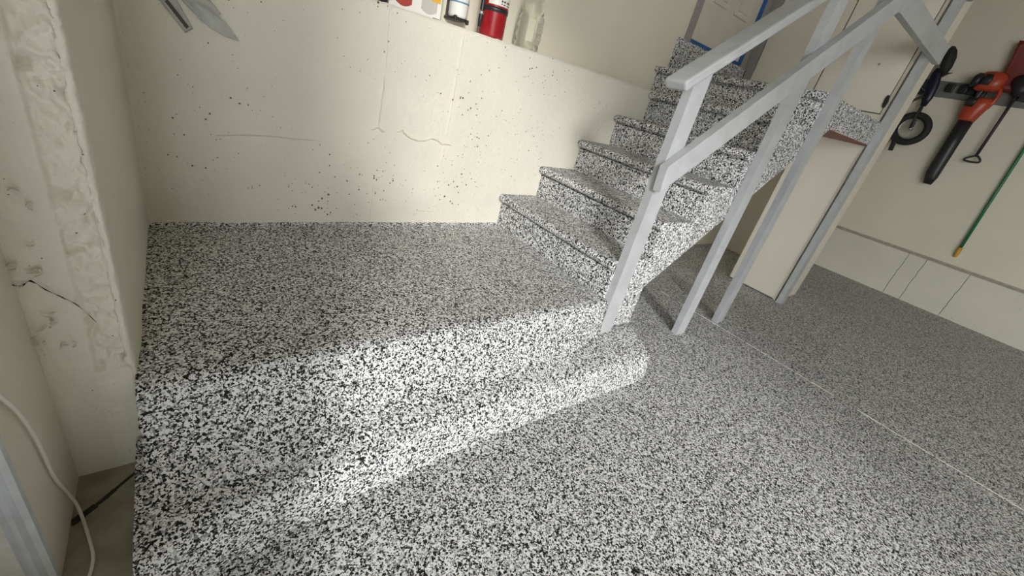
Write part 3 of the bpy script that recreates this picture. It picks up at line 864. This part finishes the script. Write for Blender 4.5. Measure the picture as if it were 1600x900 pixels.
finish('blade', bm, plain('faded_red_blade', (0.30, 0.035, 0.018), 0.4), sh, True)
loft('socket', [oval(6.125, -1.172, 1.69, .02, .022), oval(6.12, -1.172, 1.74, .026, .05), oval(6.12, -1.172, 1.80, .026, .085), oval(6.125, -1.172, 1.84, .018, .075), oval(6.13, -1.172, 1.86, .008, .05)], BLACK, sh)

gp = thing('green_pole', 'thin green pole with a yellow tip hanging on the right wall', 'pole', (6.17, -1.49, 0.27))
tube('pole', [(6.175, -1.512, 0.335), (6.178, -1.478, 0.80), (6.180, -1.44, 1.34), (6.180, -1.415, 1.76)], 0.0125, GREEN, gp, 12)
tube('tip', [(6.175, -1.520, 0.245), (6.175, -1.518, 0.262), (6.175, -1.514, 0.315), (6.175, -1.512, 0.350)], [0.006, 0.014, 0.0185, 0.0165], YELLOW, gp, 12)

bk = thing('balance_bike', 'dark childrens balance bike hanging front wheel down behind the closet', 'bike', (6.10, -0.60, 1.13))
wc = Vector((6.10, -0.612, 1.283)); WR = 0.140
def circ(r, n=40, dx=0.0):
    return [(wc.x + dx, wc.y + r * math.cos(2 * math.pi * k / n), wc.z + r * math.sin(2 * math.pi * k / n)) for k in range(n)]
tube('tyre', circ(WR - 0.010), 0.033, RUBBER, bk, 12, True)
tube('rim', circ(WR - 0.044), 0.007, CHROME, bk, 8, True)
for k in range(20):
    a = 2 * math.pi * k / 20
    tube('spoke', [wc + Vector((0.012 * (-1) ** k, 0.012 * math.cos(a + .5), 0.012 * math.sin(a + .5))), wc + Vector((0, (WR - .042) * math.cos(a), (WR - .042) * math.sin(a)))], 0.0014, CHROME, bk, 5)
tube('hub', [wc + Vector((-0.035, 0, 0)), wc + Vector((0.035, 0, 0))], 0.018, CHROME, bk, 14)
for dx in (-0.034, 0.034):
    tube('fork_leg', [wc + Vector((dx, 0, 0)), wc + Vector((dx, 0.012, 0.10)), wc + Vector((dx * .7, 0.018, 0.20)), wc + Vector((0, 0.020, 0.25))], 0.011, BLACK, bk, 10)
tube('head_tube', [wc + Vector((0, 0.018, 0.22)), wc + Vector((0, 0.032, 0.40))], 0.024, NAVY, bk, 12)
loft('frame', [oval(6.10, -0.600, 1.50, .018, .020), oval(6.10, -0.590, 1.58, .026, .045), oval(6.10, -0.572, 1.70, .024, .050), oval(6.10, -0.555, 1.80, .020, .040), oval(6.10, -0.55, 1.84, .016, .026)], NAVY, bk)
tube('frame_tube', [(6.10, -0.56, 1.62), (6.10, -0.40, 1.72), (6.10, -0.22, 1.86)], 0.018, NAVY, bk, 12)
loft('saddle', [oval(6.09, -0.600, 1.800, .030, .030), oval(6.09, -0.590, 1.86, .040, .048), oval(6.09, -0.578, 1.94, .046, .050), oval(6.09, -0.565, 2.00, .040, .036), oval(6.09, -0.556, 2.03, .02, .015)], RUBBER, bk)
prism('fender_tab', [(-0.60, 1.80), (-0.665, 1.815), (-0.62, 1.785), (-0.60, 1.76)], 'x', 6.085, 6.105, BLACK, bk, 0.002)
tube('handlebar', smoothcurve([(6.07, -0.570, 1.585), (6.03, -0.50, 1.50), (6.00, -0.48, 1.30), (6.00, -0.520, 1.18), (6.00, -0.560, 1.135)], 6), 0.011, BLACK, bk, 10)
tube('grip', [(6.00, -0.560, 1.150), (6.00, -0.568, 1.13), (6.00, -0.580, 1.045)], [0.019, 0.021, 0.021], RUBBER, bk, 12)
tube('wall_hook', [(6.10, -0.56, 1.695), (6.16, -0.56, 1.70), (6.20, -0.56, 1.70)], 0.009, BLACK, bk, 8)

# ------------------------------------------------------------------ the photographer, standing in the door opening behind the lens
def skin(name, joints, edges, mat, parent, root=0, sub=2):
    me = D.meshes.new(name)
    me.from_pydata([j[:3] for j in joints], edges, [])
    me.materials.append(mat)
    o = D.objects.new(name, me); COL.objects.link(o)
    o.modifiers.new('skin', 'SKIN').use_smooth_shade = True
    m = o.modifiers.new('sub', 'SUBSURF'); m.levels = sub; m.render_levels = sub
    for v, j in zip(me.skin_vertices[0].data, joints):
        v.radius = (j[3], j[4] if len(j) > 4 else j[3])
    me.skin_vertices[0].data[root].use_root = True
    o.parent = parent
    o.matrix_parent_inverse = Matrix.Translation(-Vector(parent.location))
    return o
GZ = FZ - 0.03
per = thing('person', 'person in a dark jacket and trousers standing in the door opening holding up a phone', 'person', (-0.35, -1.98, GZ))
SKINM = plain('skin_tone', (0.50, 0.30, 0.21), 0.5, var=0.04)
CLOTH = plain('dark_jacket_cloth', (0.045, 0.05, 0.06), 0.85, var=0.12)
TROUS = plain('dark_trouser_cloth', (0.05, 0.055, 0.08), 0.85, var=0.12)
HAIR = plain('dark_hair', (0.03, 0.02, 0.015), 0.6, var=0.2)
fv = Vector((0.67, 0.74, 0)); rv_ = Vector((0.74, -0.67, 0))
def pj(b, f, r, z, *rad): 
    q = Vector((b[0], b[1], 0)) + fv * f + rv_ * r
    return (q.x, q.y, z) + rad
B = (-0.35, -1.98); C2 = (-0.42, -1.96); H = (-0.50, -1.95)
J = [pj(B, 0, 0, .56, .13, .15), pj(C2, 0, 0, .95, .12, .15), pj(H, .0, 0, 1.12, .055), pj(H, .03, 0, 1.20, .07, .075), pj(H, .03, 0, 1.30, .088, .08), pj(H, .02, 0, 1.37, .05),
     pj(C2, 0, .19, 1.03, .06), (-0.21, -2.13, .80, .045), (-0.035, -2.05, .775, .028), (0.03, -2.02, .775, .03),
     pj(C2, 0, -.19, 1.03, .06), pj(C2, .02, -.27, .76, .045), pj(C2, .10, -.26, .52, .028), pj(C2, .12, -.26, .44, .03),
     pj(B, 0, .10, .46, .10), pj(B, .02, .10, .05, .062), pj(B, -.02, .10, GZ + .09, .04), pj(B, 0, -.10, .46, .10), pj(B, .02, -.10, .05, .062), pj(B, -.02, -.10, GZ + .09, .04)]
ED = [(0, 1), (1, 2), (2, 3), (3, 4), (4, 5), (1, 6), (6, 7), (7, 8), (8, 9), (1, 10), (10, 11), (11, 12), (12, 13), (0, 14), (14, 15), (15, 16), (0, 17), (17, 18), (18, 19)]
body = skin('body', J, ED, SKINM, per)
Jk = [(j[0], j[1], j[2], j[3] + .022, (j[4] if len(j) > 4 else j[3]) + .022) for j in (J[0], J[1], J[6], J[7], J[10], J[11])] + [(-0.06, -2.06, .777, .042), pj(C2, .09, -.26, .55, .042), pj(H, -.01, 0, 1.08, .075)]
skin('jacket', Jk, [(0, 1), (1, 2), (2, 3), (3, 6), (1, 4), (4, 5), (5, 7), (1, 8)], CLOTH, per)
Jt = [pj(B, 0, 0, .52, .15, .17)] + [(j[0], j[1], j[2], j[3] + .02) for j in (J[14], J[15])] + [pj(B, -.02, .10, GZ + .05, .06)] + [(j[0], j[1], j[2], j[3] + .02) for j in (J[17], J[18])] + [pj(B, -.02, -.10, GZ + .05, .06)]
skin('trousers', Jt, [(0, 1), (1, 2), (2, 3), (0, 4), (4, 5), (5, 6)], TROUS, per)
for s_ in (.10, -.10):
    skin('shoe', [pj(B, -.07, s_, GZ + .045, .042), pj(B, .04, s_, GZ + .045, .045, .045), pj(B, .16, s_, GZ + .032, .032, .042)], [(0, 1), (1, 2)], BLACK, per, 0, 2)
loft('sun_blocking_skirt', [[(B[0] + (fv * (math.cos(2 * math.pi * k / 24) * b_) + rv_ * (math.sin(2 * math.pi * k / 24) * a_)).x, B[1] + (fv * (math.cos(2 * math.pi * k / 24) * b_) + rv_ * (math.sin(2 * math.pi * k / 24) * a_)).y, z_) for k in range(24)] for z_, a_, b_ in ((-.06, .225, .17), (.2, .215, .165), (.5, .205, .165), (.66, .18, .15))], CLOTH, per)  # skirt added so no sun leaks through between the legs
skin('hair', [pj(H, -.02, 0, 1.27, .075, .085), pj(H, .0, 0, 1.345, .085, .09), pj(H, .05, 0, 1.385, .05, .06)], [(0, 1), (1, 2)], HAIR, per)
for s_ in (-.033, .033):
    lathe('eye', [(0.002, 1.288), (0.011, 1.295), (0.013, 1.301), (0.011, 1.307), (0.002, 1.314)], pj(H, .104, s_, 0)[:2], WHITE, body, 12)
skin('nose', [pj(H, .105, 0, 1.29, .010), pj(H, .128, 0, 1.258, .013)], [(0, 1)], SKINM, body)
skin('mouth', [pj(H, .105, -.025, 1.225, .006), pj(H, .112, 0, 1.226, .008), pj(H, .105, .025, 1.225, .006)], [(0, 1), (1, 2)], plain('lips', (0.38, 0.14, 0.12), 0.5), body)
for s_ in (-.09, .09):
    skin('ear', [pj(H, .02, s_, 1.275, .012, .02), pj(H, .015, s_ * 1.05, 1.31, .014, .022)], [(0, 1)], SKINM, body)
# fingers: right hand closes round the phone, left hand hangs
for k in range(4):
    z = .800 - .016 * k
    skin('finger', [(0.04, -2.015, z, .010), (0.068, -1.992, z + .002, .009), (0.083, -1.965, z, .008), (0.075, -1.952, z - .002, .007)], [(0, 1), (1, 2), (2, 3)], SKINM, body, 0, 1)
skin('thumb', [(0.022, -2.01, .795, .011), (0.030, -2.0, .825, .010), (0.046, -1.995, .845, .009)], [(0, 1), (1, 2)], SKINM, body, 0, 1)
for k in range(4):
    skin('finger', [pj(C2, .145 - .018 * k, -.255, .42, .010), pj(C2, .145 - .018 * k, -.250, .385, .009), pj(C2, .140 - .018 * k, -.238, .355 + .006 * abs(k - 1), .008)], [(0, 1), (1, 2)], SKINM, body, 0, 1)
skin('thumb', [pj(C2, .155, -.26, .455, .011), pj(C2, .172, -.25, .425, .010), pj(C2, .172, -.243, .40, .009)], [(0, 1), (1, 2)], SKINM, body, 0, 1)
ph = thing('phone', 'black phone held up by the person in the door opening', 'phone', (0.066, -1.985, 0.79))
bm = bmesh.new()
add_box(bm, -0.075, 0.075, -0.004, 0.004, -0.037, 0.037, 0.003)
rotm = Matrix((rv_.normalized(), fv.normalized(), Vector((0, 0, 1)))).transposed()
for v in bm.verts: v.co = rotm @ v.co + Vector((0.055, -1.990, 0.79))
finish('phone_body', bm, BLACK, ph)
